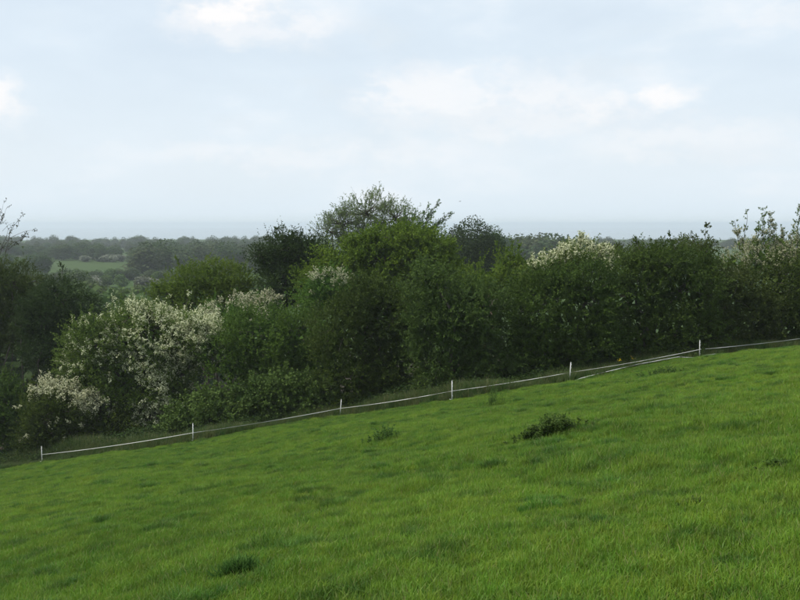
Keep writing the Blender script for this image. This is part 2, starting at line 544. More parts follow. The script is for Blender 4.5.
def plant(name, label, cat, px, d, lobes, mat, seed, dens=2.2, leaf=(.104, .064), blossom=None, bl_mat='blossom', bl_rate=.0,
          sprays=(), trunk_r=.11, stems=3, group=None, bark='bark', twigs=False, xyz=None, **kw):
    """lobes in photo pixels at distance d: (px, py, half width px, half height px, nearer/farther offset m, half depth m)"""
    rg = np.random.default_rng(seed)
    if xyz is None:
        b = at(px, 300, d)
        base = np.array([b[0], d, gz(b[0], d)])
    else:
        base = np.array(xyz)
    root = empty(name, base)
    tag(root, label, cat, group)
    LB = []
    for l in lobes:
        dd = d + (l[4] if len(l) > 4 else 0)
        c = at(l[0], l[1], dd) - base
        rx, rz = l[2] / F * dd, l[3] / F * dd
        ry = l[5] if len(l) > 5 else max(.8, min(rx, 2.6) * .9)
        sh = .45 if d < 80 else .75
        LB.append((c - np.array([0, 0, .12]), (max(.45, rx - sh), max(.45, ry - .3), max(.4, rz - sh))))
    inner = kw.pop('inner', 2.4)
    per = kw.pop('per', 17)
    blw = kw.pop('bl_where', None)
    sb, sdv, sl, ci, crand, C, OUT, LI = foliage(LB, rg, dens, leaf, seed, per=per, **kw)
    cr = crand[ci]
    if sprays:       # long free shoots: (px0,py0,px1,py1, number of side shoots, side length)
        for s in sprays:
            dd = d + (s[6] if len(s) > 6 else 0)
            a, e = at(s[0], s[1], dd) - base, at(s[2], s[3], dd) - base
            n = s[4]
            t = rg.uniform(.05, 1, n)
            pb = a + (e - a) * t[:, None] + rg.normal(size=(n, 3)) * .05
            dv = unit((e - a) / np.linalg.norm(e - a) * .9 + rg.normal(size=(n, 3)) * .5)
            sb = np.concatenate([sb, pb]); sdv = np.concatenate([sdv, dv])
            sl = np.concatenate([sl, rg.uniform(.5, 1, n) * s[5] * (1.15 - .5 * t)])
            cr = np.concatenate([cr, rg.random(n)])
    V1, Q1, v1 = shoot_leaves(sb, sdv, sl, cr, rg, per, leaf)
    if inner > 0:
        V2, Q2, v2 = inner_occluder_leaves(LB, rg, inner)
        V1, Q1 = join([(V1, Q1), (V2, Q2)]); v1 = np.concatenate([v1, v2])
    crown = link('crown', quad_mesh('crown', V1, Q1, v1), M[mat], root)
    tag(crown, kind='stuff')
    tri_total[0] += 2 * len(Q1)
    # wood: stems from the base to each lobe, branches to clumps
    parts = []
    cs = np.array([l[0] for l in LB])
    tips = cs + np.array([0, 0, .1])
    st = np.tile(np.array([0, 0, -.25]), (len(cs), 1)) + rg.normal(size=(len(cs), 3)) * np.array([.15, .15, 0])
    P = limb(st, tips, rg, 7, .06)
    Rd = np.linspace(1, .35, 7)[None] * (trunk_r * rg.uniform(.7, 1.1, (len(cs), 1)))
    parts.append(tubes(P, Rd, 6))
    sel = rg.random(len(C)) < (.9 if twigs else .30)
    if sel.any():
        P = limb(cs[LI[sel]], C[sel], rg, 5, .08)
        parts.append(tubes(P, np.linspace(1, .3, 5)[None] * np.full((sel.sum(), 1), trunk_r * .28), 4))
    if twigs:
        e = sb + sdv * sl[:, None]
        P = limb(sb - sdv * .1, e, rg, 3, .03)
        parts.append(tubes(P, np.linspace(1, .35, 3)[None] * np.full((len(sb), 1), .012), 3))
    for s in sprays:
        dd = d + (s[6] if len(s) > 6 else 0)
        a, e = at(s[0], s[1], dd) - base, at(s[2], s[3], dd) - base
        parts.append(tubes(limb(a, e, rg, 6, .03), np.linspace(.022, .006, 6)[None], 4))
    Vt, Qt = join(parts)
    trunk = link('trunk', quad_mesh('trunk', Vt, Qt, smooth=True), M[bark], root)
    tri_total[0] += 2 * len(Qt)
    if bl_rate > 0 or blossom is not None:
        tipz = sb + sdv * sl[:, None]
        w = np.full(len(sb), bl_rate)
        if blw is not None:       # weights by photo region: (px,py,rx,ry,rate)
            world_p = tipz + base
            rel = world_p - np.array([0, 0, EYE])
            c_, s_ = math.cos(PITCH), math.sin(PITCH)
            yf = rel[:, 1] * c_ - rel[:, 2] * s_
            zu = rel[:, 1] * s_ + rel[:, 2] * c_
            ppx = 400 + F * rel[:, 0] / yf
            ppy = 300 - F * zu / yf
            for (qx, qy, wx, wy, rate) in blw:
                e = ((ppx - qx) / wx) ** 2 + ((ppy - qy) / wy) ** 2
                w = np.maximum(w, rate * np.clip(1.5 - e, 0, 1))
        # whole shoots flower together
        gate = .5 + .5 * lump(tipz, seed + 5, 2.6)
        pick = rg.random(len(sb)) < w * np.clip(gate * 1.7, .1, 1.6)
        kk = np.nonzero(pick)[0]
        if len(kk):
            J = 18
            t = rg.uniform(.2, 1.05, (len(kk), J))
            p = sb[kk][:, None] + sdv[kk][:, None] * (sl[kk][:, None] * t)[..., None]
            p = p.reshape(-1, 3) + np.array([0, -.02, .045]) + rg.normal(size=(len(kk) * J, 3)) * .05
            # each flower head: three crossed petals clusters
            p3 = np.repeat(p, 2, 0) + rg.normal(size=(len(p) * 2, 3)) * .02
            ax = unit(rg.normal(size=p3.shape))
            nn = unit(rg.normal(size=p3.shape) * .7 + np.array([0, -.3, .8]))
            s = rg.uniform(.045, .088, len(p3))
            Vb, Qb = leaf_quads(p3, ax, nn, s, s * .95, .2)
            bl = link('blossom', quad_mesh('blossom', Vb, Qb, rg.random(len(Qb))), M[bl_mat], root)
            tag(bl, kind='stuff')
            tri_total[0] += 2 * len(Qb)
    return root

# ---- front row behind the fence, left to right
plant('dark_shrub', 'dark green shrub in the lower left corner of the hedge, without blossom', 'shrub', 8, 52.5,
      [(5, 405, 32, 42), (-25, 420, 34, 48), (22, 440, 24, 24)], 'hedge', 1, dens=2.4)
plant('hawthorn_bush', 'low hawthorn bush with drooping white blossom sprays behind the leftmost fence post', 'bush', 72, 49.6,
      [(58, 412, 42, 40), (96, 422, 32, 30), (45, 435, 30, 22), (120, 435, 30, 18)], 'hedge', 2, dens=2.3,
      sprays=[(35, 400, 33, 372, 10, .5), (60, 395, 75, 380, 12, .5), (75, 395, 108, 402, 16, .5)],
      bl_rate=.03, bl_where=[(42, 380, 16, 16, 1.3), (62, 386, 22, 10, 1.1), (92, 398, 20, 11, 1.2)], bl_mat='blossom')
plant('hawthorn_tree', 'large hawthorn tree smothered in white blossom at the left of the hedge', 'tree', 135, 51.5,
      [(150, 335, 52, 36), (195, 335, 36, 28), (100, 345, 40, 36), (85, 375, 32, 34), (125, 395, 44, 40), (165, 385, 40, 36), (212, 345, 32, 26), (130, 322, 34, 24), (150, 425, 44, 24), (105, 425, 44, 26), (185, 415, 28, 26)],
      'haw', 3, dens=2.1, trunk_r=.16,
      sprays=[(135, 312, 132, 295, 8, .5), (185, 310, 190, 296, 8, .5), (210, 325, 232, 330, 8, .5), (160, 310, 168, 298, 8, .5), (95, 322, 90, 306, 8, .4)],
      bl_rate=.08, bl_where=[(175, 325, 62, 28, .75), (140, 318, 34, 22, .55), (210, 342, 30, 20, .9), (160, 355, 42, 26, .55), (160, 400, 16, 34, .7), (105, 350, 40, 34, .26), (150, 420, 20, 20, .4)])
plant('bramble_bush', 'low leafy green bramble bush at the foot of the hedge beside the big hawthorn', 'bush', 240, 44.8,
      [(205, 410, 44, 24), (265, 395, 44, 26), (310, 398, 34, 26), (190, 418, 30, 16), (245, 420, 60, 14), (285, 385, 34, 20)], 'bramble', 4,
      dens=2.4, leaf=(.14, .10), slen=(.3, .6), bl_rate=.0, bl_where=[(268, 415, 16, 8, .35)], bl_mat='buff', trunk_r=.05)
plant('leafy_shrub', 'tall mid green rounded shrub just right of the big flowering hawthorn', 'shrub', 268, 50,
      [(260, 335, 50, 34), (300, 340, 40, 36), (235, 360, 36, 34), (285, 370, 50, 30), (320, 360, 34, 40)], 'mid', 5, dens=2.3)
plant('dark_shrub', 'dark green shrub mass below the bright rounded tree, above the third fence post', 'shrub', 365, 45.2,
      [(350, 330, 44, 46), (390, 320, 44, 46), (350, 375, 42, 36), (395, 370, 40, 40), (370, 295, 36, 26)], 'hedge', 6, dens=2.3)
plant('olive_shrub', 'dull olive green willow shrub in the hedge above the fourth fence post', 'shrub', 455, 41.8,
      [(440, 320, 40, 50), (475, 312, 42, 48), (450, 365, 40, 40), (490, 360, 36, 36), (430, 280, 30, 24)], 'olive', 7, dens=2.3, leaf=(.14, .055))
plant('dark_shrub', 'dark green shrub below the white blossom crest, above the fifth fence post', 'shrub', 560, 42,
      [(540, 310, 46, 46), (585, 300, 42, 48), (540, 350, 44, 34), (590, 345, 40, 34), (565, 280, 34, 26)], 'hedge', 8, dens=2.3)
plant('dark_shrub', 'dark green shrub with an even top right of the white blossom crest', 'shrub', 655, 43.2,
      [(635, 295, 42, 50), (680, 290, 42, 52), (640, 335, 44, 30), (685, 330, 42, 28), (660, 262, 40, 24)], 'hedge', 9, dens=2.3,
      sprays=[(640, 250, 632, 236, 6, .35), (675, 250, 668, 234, 6, .35)])
plant('olive_shrub', 'olive topped shrub in the hedge behind the rightmost fence post', 'shrub', 720, 44.4,
      [(708, 270, 26, 32), (730, 300, 36, 40), (710, 320, 36, 30), (755, 315, 32, 32), (705, 250, 18, 18)], 'olive', 10, dens=2.3, leaf=(.10, .06), per=17,
      sprays=[(706, 245, 707, 226, 10, .4), (695, 248, 690, 232, 6, .35)])
plant('dark_shrub', 'dark green shrub at the right edge of the hedge, below pale blossom shoots', 'shrub', 790, 45,
      [(775, 290, 34, 40), (815, 285, 38, 46), (790, 320, 40, 26), (850, 300, 40, 46)], 'hedge', 12, dens=2.3)
plant('hawthorn_tree', 'hawthorn with pale buff blossom on upright shoots above the right end of the hedge', 'tree', 760, 48,
      [(760, 262, 30, 26), (735, 268, 20, 22), (795, 258, 26, 26), (830, 262, 30, 30)], 'haw', 13, dens=2.4, trunk_r=.1, leaf=(.085, .052), per=18,
      sprays=[(740, 250, 734, 220, 18, .4), (742, 250, 747, 213, 14, .35), (762, 250, 764, 210, 34, .5), (757, 250, 758, 222, 26, .45), (768, 250, 770, 214, 26, .4),
              (775, 250, 773, 224, 18, .4), (782, 250, 782, 226, 22, .4), (797, 250, 800, 206, 30, .5), (792, 250, 794, 228, 20, .4)],
      bl_rate=.10, bl_where=[(765, 235, 26, 26, .32), (780, 258, 20, 14, .55), (735, 250, 16, 26, .4), (727, 262, 8, 18, .7), (795, 235, 12, 26, .35)], bl_mat='buff')

# ---- second row
plant('hawthorn_tree', 'hawthorn whose white blossom sprays show above the tall mid green shrub', 'tree', 245, 54,
      [(235, 315, 36, 24), (265, 312, 28, 22), (210, 325, 26, 20)], 'mid', 20, dens=2.0,
      sprays=[(235, 305, 236, 291, 12, .5), (262, 305, 268, 290, 14, .5), (275, 305, 281, 294, 10, .4), (215, 312, 222, 300, 10, .4)],
      bl_rate=.03, bl_where=[(240, 296, 18, 7, .9), (270, 298, 15, 10, 1.0), (258, 308, 14, 10, .8), (215, 308, 14, 7, .6)])
plant('hawthorn_bush', 'small hawthorn showing a few cream blossom sprays below the bright rounded tree', 'bush', 330, 54,
      [(330, 285, 30, 22), (318, 298, 26, 20), (352, 290, 20, 16)], 'mid', 21, dens=2.0,
      bl_rate=.01, bl_where=[(318, 271, 13, 6, .9), (340, 275, 10, 9, .7), (362, 263, 8, 4, .5)], bl_mat='buff')
plant('rounded_tree', 'broad rounded tree with bright fresh green leaves in the middle of the hedge', 'tree', 385, 58,
      [(385, 262, 50, 38), (350, 268, 42, 34), (425, 262, 38, 36), (330, 285, 40, 38), (440, 285, 36, 40), (385, 290, 60, 40), (395, 243, 40, 18)], 'bright', 22,
      dens=2.2, trunk_r=.2, leaf=(.14, .09))
plant('leaning_tree', 'tree with long leafy shoots blown to the right beside the bright rounded tree', 'tree', 425, 64,
      [(425, 245, 26, 22), (405, 250, 24, 24)], 'mid', 23, dens=2.0, leaf=(.12, .05), twigs=True,
      sprays=[(412, 242, 438, 203, 46, .7), (418, 242, 451, 213, 44, .6), (410, 242, 428, 206, 36, .6), (408, 244, 444, 222, 30, .6), (405, 240, 416, 210, 22, .7), (425, 240, 440, 222, 20, .6), (400, 238, 406, 212, 18, .6), (420, 244, 430, 212, 20, .6)])
plant('ash_tree', 'tall thinly leaved ash tree rising highest above the hedge, sky showing through', 'tree', 368, 84,
      [(366, 214, 36, 25), (342, 224, 28, 22), (396, 218, 28, 22), (332, 232, 24, 16), (372, 238, 50, 22)], 'ash', 24, dens=1.5, leaf=(.17, .075),
      twigs=True, inner=.05, shoots=8, per=13, slen=(.6, 1.3), up=.7, back=.5, trunk_r=.2, low=-.9, lumpy=.25)
plant('evergreen_tree', 'dark evergreen tree with a ragged top left of the bright rounded tree', 'tree', 288, 60,
      [(287, 250, 24, 20), (272, 262, 18, 22), (300, 262, 22, 24), (285, 285, 34, 28), (312, 246, 24, 15), (286, 239, 18, 13), (264, 256, 18, 16), (318, 264, 26, 22)], 'dark', 25, dens=2.6, trunk_r=.18,
      sprays=[(275, 245, 263, 238, 10, .5), (282, 238, 279, 229, 10, .5), (292, 238, 296, 229, 10, .5)], up=.25)
plant('leafy_shrub', 'fresh green rounded shrub between the big hawthorn and the far field', 'shrub', 210, 62,
      [(215, 278, 30, 20), (190, 285, 30, 22), (235, 288, 26, 26), (205, 305, 44, 26), (170, 292, 24, 18)], 'bright', 26, dens=2.2,
      sprays=[(180, 270, 176, 256, 8, .4)])
plant('evergreen_shrub', 'dark evergreen shrub above the low blossom sprays near the left edge', 'shrub', 60, 60,
      [(62, 300, 28, 30), (45, 320, 34, 34), (80, 325, 26, 34), (60, 350, 40, 30)], 'dark', 27, dens=2.4,
      sprays=[(62, 275, 60, 264, 8, .4)], bl_where=[(70, 305, 14, 12, .10), (70, 323, 6, 7, .6)], bl_mat='buff')
plant('olive_shrub', 'brownish green shrub at the left edge under the bare budding tree', 'shrub', 15, 62,
      [(10, 285, 34, 30), (-20, 280, 34, 36), (20, 320, 30, 40), (-25, 330, 36, 46), (35, 300, 18, 22)], 'olive', 28, dens=2.2,
      bl_where=[(10, 343, 16, 12, .9)])
plant('budding_tree', 'nearly bare budding tree reaching in from the left edge against the sky', 'tree', -22, 58,
      [(-5, 240, 16, 18), (-30, 235, 22, 24), (-15, 258, 24, 16)], 'bud', 29, dens=.7, leaf=(.13, .08), twigs=True, inner=.04, shoots=4, per=4,
      slen=(.5, 1.1), back=.6, trunk_r=.11, low=-.9,
      sprays=[(-8, 260, 4, 200, 9, .7), (0, 255, 15, 222, 9, .6), (5, 255, 23, 214, 8, .6), (0, 250, 33, 230, 12, .5), (-5, 235, 8, 206, 8, .5), (8, 250, 28, 236, 8, .4)])
plant('leafy_shrub', 'fresh green shrub with upright shoots below the dark flat-topped trees', 'shrub', 510, 54,
      [(505, 275, 26, 26), (530, 285, 26, 24), (485, 285, 24, 30), (512, 258, 12, 12)], 'bright', 30, dens=2.2,
      sprays=[(500, 255, 497, 243, 8, .4), (512, 252, 512, 239, 10, .4), (518, 255, 521, 245, 8, .4)])
plant('hawthorn_tree', 'hawthorn crest thick with white blossom standing above the middle right hedge', 'tree', 575, 50,
      [(580, 260, 26, 22), (556, 268, 26, 18), (600, 263, 20, 19), (538, 273, 22, 15)], 'haw', 31, dens=3.0,
      sprays=[(580, 248, 581, 235, 12, .4), (565, 256, 563, 243, 10, .4), (600, 255, 603, 246, 8, .4)],
      bl_rate=.04, bl_where=[(580, 244, 13, 12, 1.0), (562, 252, 15, 10, 1.0), (543, 259, 20, 8, .9), (602, 255, 14, 12, 1.0), (606, 266, 9, 7, .7)])
plant('leafy_shrub', 'dark shrub top just behind the even hedge right of the white blossom crest', 'shrub', 630, 52,
      [(625, 255, 22, 14), (650, 252, 24, 12), (680, 250, 22, 14)], 'hedge', 32, dens=2.0)
print('near plants tris', tri_total[0])

# ------------------------------------------------------------------ middle distance and far trees
def dist_tree_meshes(seed, h, w, lf, dens, trunk_frac, mat, bark='bark', trunks=1, pale=False):
    """crown and trunk meshes of a tree that is a few dozen pixels high or less"""
    rg = np.random.default_rng(seed)
    lobes = []
    z0 = h * trunk_frac
    for k in range(6):
        a = rg.uniform(0, 6.28); q = rg.uniform(.15, .55) * w * .5
        zc = rg.uniform(z0 + .25 * (h - z0), h - .28 * (h - z0))
        r_ = rg.uniform(.24, .36) * w
        lobes.append(((math.cos(a) * q, math.sin(a) * q, zc), (r_, r_, min(r_ * .8, (h - z0) * .35))))
    lobes.append(((0, 0, h * .5 + z0 * .5), (w * .36, w * .36, (h - z0) * .48)))
    P, A, NN = [], [], []
    for c, r in lobes:
        r = np.array(r)
        n = int(dens * r.prod() ** (2 / 3) * 12)
        d = unit(rg.normal(size=(n, 3)))
        p = np.array(c) + d * r * rg.uniform(.55, 1.08, n)[:, None]
        p += d * (lump(p, seed, 5 / w) * .2 * r.mean())[:, None]
        P.append(p); NN.append(unit(d + rg.normal(size=(n, 3)) * .8 + np.array([0, 0, .4])))
    P = np.concatenate(P); NN = np.concatenate(NN)
    A = unit(rg.normal(size=P.shape))
    s = rg.uniform(.7, 1.3, len(P)) * lf
    V, Q = leaf_quads(P, A, NN, s, s * .7)
    v = np.clip(.5 + .5 * lump(P, seed + 3, 6 / w), 0, 1) * .6 + rg.random(len(P)) * .4
    if pale:
        v = np.clip(v * 1.2 - .2, 0, 1)
    crown = quad_mesh('crown', V, Q, v)
    crown.materials.append(M[mat])
    parts = []
    for k in range(trunks):
        o = np.array([rg.normal() * w * .16 * (trunks > 1), rg.normal() * w * .1 * (trunks > 1), 0])
        parts.append(tubes(limb(o + (0, 0, -.6), o + (rg.normal() * .3, 0, h * .75), rg, 6, .02), np.linspace(1, .3, 6)[None] * h * .018, 6))
        cs = np.array([l[0] for l in lobes])
        parts.append(tubes(limb(np.tile(o + (0, 0, h * .35), (len(cs), 1)), cs, rg, 4, .06), np.linspace(1, .3, 4)[None] * np.full((len(cs), 1), h * .008), 4))
    Vt, Qt = join(parts)
    tr = quad_mesh('trunk', Vt, Qt, smooth=True)
    tr.materials.append(M[bark])
    return crown, tr

FAR = {}
for nm, mat, h, w in (('dark', 'far', 10, 9), ('dark2', 'far', 11, 8), ('brown', 'farbrown', 11, 7), ('brown2', 'farbrown', 10, 8),
                      ('green', 'fargreen', 9, 9), ('pale', 'farpale', 5.5, 6.5)):
    FAR[nm] = dist_tree_meshes(hash(nm) % 1000 if False else sum(map(ord, nm)), h, w, .70, 6.0, .0, mat, pale=(nm == 'pale')) + (h,)

def far_tree(name, label, group, px, d, kind, top_py=None, scale=1.0, cat='tree'):
    b = at(px, 300, d)
    cm, tm, h = FAR[kind]
    z = gz(b[0], d)
    if top_py is not None:
        top = at(px, top_py, d)[2]
        scale = max(.5, (top - z) / h)
    o = empty(name, (b[0], d, z))
    o.scale = (scale * rng.uniform(1.1, 1.8), scale * rng.uniform(1.1, 1.8), scale * rng.uniform(.9, 1.05))
    o.rotation_euler = (0, 0, rng.uniform(0, 6.28))
    tag(o, label, cat, group)
    c = link('crown', cm, None, o); tag(c, kind='stuff')
    link('trunk', tm, None, o)
    return o

def pick(*k):
    return k[int(rng.integers(len(k)))]

# skyline wood at the left
for px in np.arange(-40, 285, 7.5):
    far_tree('skyline_tree', 'pale hazy tree of the farthest wood along the left skyline', 'skyline wood at the left', px + rng.uniform(-3, 3), rng.uniform(820, 980),
             pick('dark', 'brown', 'dark2', 'brown2'), 236.5 + rng.uniform(-1.5, 2.5))
for px in np.arange(-40, 290, 7.0):
    far_tree('wood_tree', 'hazy grey green tree in the far wood behind the small bright field', 'wood behind the far field', px + rng.uniform(-3, 3), rng.uniform(560, 760),
             pick('dark', 'brown', 'dark2', 'brown2', 'brown'), 241 + rng.uniform(-2, 3))
for px in list(np.arange(45, 118, 5.5)) + list(np.arange(-40, 46, 9)):
    far_tree('wood_tree', 'dark rounded tree in the clump at the top edge of the small far field', 'dark clump above the far field', px + rng.uniform(-3, 3), rng.uniform(462, 540),
             pick('dark', 'dark2', 'dark'), 244 + rng.uniform(-2, 4))
for px in np.arange(138, 290, 6.5):
    far_tree('wood_tree', 'brownish hazy tree in the wood right of the small far field', 'brown wood right of the far field', px + rng.uniform(-3, 3), rng.uniform(340, 480),
             pick('brown', 'brown2', 'brown', 'dark2'), 241 + rng.uniform(-2, 4))
for px in (88, 98, 108, 112, 30, 22, 122):
    far_tree('far_hawthorn', 'small pale flowering tree along the top edge of the far field', 'pale trees on the far field edge', px + rng.uniform(-2, 2), rng.uniform(462, 472), 'pale', 254 + rng.uniform(0, 4))
for px in np.arange(70, 185, 6):
    far_tree('far_hawthorn', 'pale flowering hedge tree along the near edge of the far field', 'pale hedge below the far field', px + rng.uniform(-3, 3), rng.uniform(255, 330), pick('pale', 'pale', 'brown2', 'green'), 275 + rng.uniform(-1.5, 3))
for px in np.arange(-30, 90, 9):
    far_tree('far_hedge_tree', 'low dull green tree along the near edge of the far field at left', 'dull hedge below the far field', px + rng.uniform(-3, 3), rng.uniform(250, 320), pick('brown2', 'dark', 'green'), 270 + rng.uniform(-1.5, 5))
for px in np.arange(20, 190, 11):
    far_tree('valley_tree', 'soft green tree in the valley just beyond the left hedge', 'valley trees beyond the left hedge', px + rng.uniform(-4, 4), rng.uniform(150, 215), pick('green', 'dark', 'green', 'brown2'), 281 + rng.uniform(-2, 6))
for px in np.arange(-30, 180, 15):
    far_tree('valley_tree', 'leafy tree low in the valley close behind the left hedge', 'near valley trees', px + rng.uniform(-4, 4), rng.uniform(95, 120), pick('green', 'dark', 'dark'), 292 + rng.uniform(-2, 6))
for px in np.arange(-34, 46, 6):
    far_tree('far_hedge_tree', 'dull green tree closing the left end of the small far field', 'trees at the left end of the far field', px + rng.uniform(-2, 2), rng.uniform(345, 430), pick('dark', 'dark2', 'green'), 255 + rng.uniform(-3, 4))
# right of centre
for px in np.arange(498, 600, 8):
    far_tree('distant_tree', 'hazy dark tree in the distant wood above the middle of the hedge', 'distant wood right of centre', px + rng.uniform(-2, 2), rng.uniform(330, 380),
             pick('dark', 'brown', 'dark2', 'brown2'), 233.5 + (px - 500) * .06 + rng.uniform(-1.5, 2))
for px in (592, 604, 612, 640, 655):
    far_tree('lone_tree', 'small pale round headed tree standing on the hazy skyline beyond the white crest', 'lone trees on the skyline', px, rng.uniform(480, 560), pick('brown', 'brown2'), 238 + rng.uniform(-1, 2))
for px in np.arange(600, 860, 8):
    far_tree('skyline_tree', 'faint tree of the farthest wood along the right skyline', 'skyline wood at the right', px + rng.uniform(-3, 3), rng.uniform(800, 980), pick('dark', 'brown', 'dark2', 'brown2'), 238 + rng.uniform(-2, 2.5))

# flat-topped dark trees with reddish trunks
def tall_dark(px, d, top, wpx, seed, label):
    b = at(px, 300, d); z = gz(b[0], d)
    h = at(px, top, d)[2] - z
    cm, tm = dist_tree_meshes(seed, h, wpx / F * d * 1.15, .27, 60, .50, 'dark', 'pinebark', 2)
    o = empty('tall_tree', (b[0], d, z)); tag(o, label, 'tree', 'tall dark trees behind the hedge')
    tag(link('crown', cm, None, o), kind='stuff'); link('trunk', tm, None, o)
tall_dark(472, 125, 221, 54, 301, 'taller dark dome-topped tree with reddish bare trunks behind the bright rounded tree')
tall_dark(490, 132, 227, 38, 302, 'lower dark tree on the right flank of the dome-topped tree')
tall_dark(456, 135, 226, 32, 303, 'lower dark tree on the left flank of the dome-topped tree')

# ------------------------------------------------------------------ electric fence
post_px = [(42, 462, 0.0), (193, 441, 0.5), (340, 416, 5.0), (452, 400, 0.0), (569.5, 381, 3.5), (699.5, 357.5, -0.5)]
post_label = ['white plastic fence post at the far left beside the blossom bush', 'white plastic fence post below the big flowering hawthorn',
              'white plastic fence post leaning slightly right, below the dark shrub mass', 'upright white plastic fence post near the middle of the tape fence',
              'white plastic fence post leaning right, where the second tape begins', 'brightest white plastic fence post, nearest the right edge']

def box(x0, x1, y0, y1, z0, z1, taper=1.0):
    cx, cy = (x0 + x1) / 2, (y0 + y1) / 2
    t = lambda x, c: c + (x - c) * taper
    V = [(x0, y0, z0), (x1, y0, z0), (x1, y1, z0), (x0, y1, z0), (t(x0, cx), t(y0, cy), z1), (t(x1, cx), t(y0, cy), z1), (t(x1, cx), t(y1, cy), z1), (t(x0, cx), t(y1, cy), z1)]
    Qd = [(0, 3, 2, 1), (4, 5, 6, 7), (0, 1, 5, 4), (1, 2, 6, 5), (2, 3, 7, 6), (3, 0, 4, 7)]
    return np.array(V, float), np.array(Qd)

PH = .86
shaft_me = quad_mesh('shaft', *join([box(-.021, .021, -.006, .006, -.15, PH - .03, .86), box(-.006, .006, -.019, .0185, -.15, PH - .033, .85),
                                     box(-.018, .018, -.009, .009, PH - .032, PH, .45)]))
hook_me = quad_mesh('tape_hook', *join([box(.012, .034, -.022, -.010, 0, .012), box(.026, .035, -.0225, -.0095, .010, .045)]))
tread_me = quad_mesh('foot_tread', *join([box(-.10, .02, -.012, .012, .02, .034), box(-.10, -.085, -.0125, .0125, .018, .05)]))
tops = []
TAPE_H = .40
for (px, py, lean), lab in zip(post_px, post_label):
    p = ground_at(px, py)
    o = empty('fence_post', p)
    o.rotation_euler = (R(rng.uniform(-2, 2)), R(lean), R(rng.uniform(-8, 8)))
    tag(o, lab, 'fence post', 'white posts of the tape fence')
    link('shaft', shaft_me, M['post'], o)
    for hz in (.16, .38, .58, .72):
        hk = link('tape_hook', hook_me, M['post'], o); hk.location.z = hz
    link('foot_tread', tread_me, M['post'], o)
    bpy.context.view_layer.update()
    mw = Matrix.LocRotScale(o.location, o.rotation_euler, None)
    tops.append(np.array(mw @ Vector((.03, -.016, TAPE_H))))
print('posts', [np.round(t, 1).tolist() for t in tops])

def tape(name, pts, label, width, sag, seed):
    rg = np.random.default_rng(seed)
    Ps = []
    for a, b in zip(pts[:-1], pts[1:]):
        n = 24
        t = np.linspace(0, 1, n, endpoint=False)[:, None]
        s = sag * np.linalg.norm(b - a) / 7
        Ps.append(a * (1 - t) + b * t - np.array([0, 0, 1]) * (4 * t * (1 - t)) * s)
    P = np.concatenate(Ps + [pts[-1][None]])
    k = len(P)
    tw = np.cumsum(rg.normal(0, .28, k)) * .8        # slow twist along the band
    T = unit(np.gradient(P, axis=0))
    side = unit(np.cross(T, np.array([0, 0, 1.])))
    upv = np.cross(side, T)
    W = upv * np.cos(tw)[:, None] + side * np.sin(tw)[:, None]
    nn = np.cross(T, W)
    h = width / 2; th = .0012
    V = np.stack([P - W * h - nn * th, P + W * h - nn * th, P + W * h + nn * th, P - W * h + nn * th], 1)
    idx = np.arange(k * 4).reshape(k, 4)
    a, b = idx[:-1], idx[1:]
    Q = np.stack([a, np.roll(a, -1, 1), np.roll(b, -1, 1), b], -1).reshape(-1, 4)
    return tag(link(name, quad_mesh(name, V.reshape(-1, 3), Q), M['tape']), label, 'fence tape')

# posts just outside the frame carry the tape on
endL = np.array([-33.0, 58.0, 0]); endL[2] = gz(endL[0], endL[1]) + TAPE_H
endR = at(812, 337, 42.5)
tape('fence_tape', [tops[0]] + tops[1:] + [endR], 'white electric tape strung between the posts along the hedge', .030, .05, 3)
# fallen strand lying in the grass at the right
low = []
for px, up in ((573, -.02), (582, .06), (600, .13), (620, .14), (640, .12), (660, .14), (680, .13), (692, .05), (700, .0), (706, .10), (717, .10), (724, -.03), (738, -.04),
               (745, .09), (758, .10), (765, -.03)):
    d = 40.0
    for _ in range(6):
        xw = (px - 400) / F * d * 1.0039
        d = float(np.interp(xw, [t[0] for t in tops] + [endR[0]], [t[1] for t in tops] + [endR[1]])) - .45
    low.append(np.array([xw, d, gz(xw, d) + up]))
tape('fallen_tape', low, 'slack second white tape lying low in the grass at the right', .032, .0, 8)

# ------------------------------------------------------------------ grass
def grass_proto(seed, n, hgt, rad, width, bend):
    rg = np.random.default_rng(seed)
    a = rg.uniform(0, 6.28, n); q = np.sqrt(rg.random(n)) * rad
    b = np.stack([np.cos(a) * q, np.sin(a) * q, np.full(n, -.07)], 1)
    h = hgt * rg.uniform(.45, 1.2, n)
    dirn = rg.uniform(0, 6.28, n)
    hv = np.stack([np.cos(dirn), np.sin(dirn), np.zeros(n)], 1)
    bd = bend * rg.uniform(.2, 1.3, n)
    side = np.stack([-np.sin(dirn), np.cos(dirn), np.zeros(n)], 1)
    rot = rg.uniform(-.9, .9, n)[:, None]
    side = unit(side * np.cos(rot) + hv * np.sin(rot))
    Vs = []
    for t, w in ((0, 1), (.5, .85), (1, .12)):
        c = b + np.array([0, 0, 1]) * ((h + .07) * (t - .25 * bd * t * t))[:, None] + hv * (h * bd * t * t)[:, None]
        Vs += [c - side * width * .5 * w, c + side * width * .5 * w]
    V = np.stack(Vs, 1).reshape(-1, 3)
    k = np.arange(n)[:, None] * 6
    Q = np.concatenate([k + [0, 1, 3, 2], k + [2, 3, 5, 4]], 1).reshape(-1, 4)
    v = np.repeat(rg.random(n), 2)
    return quad_mesh('tuft', V, Q, v)

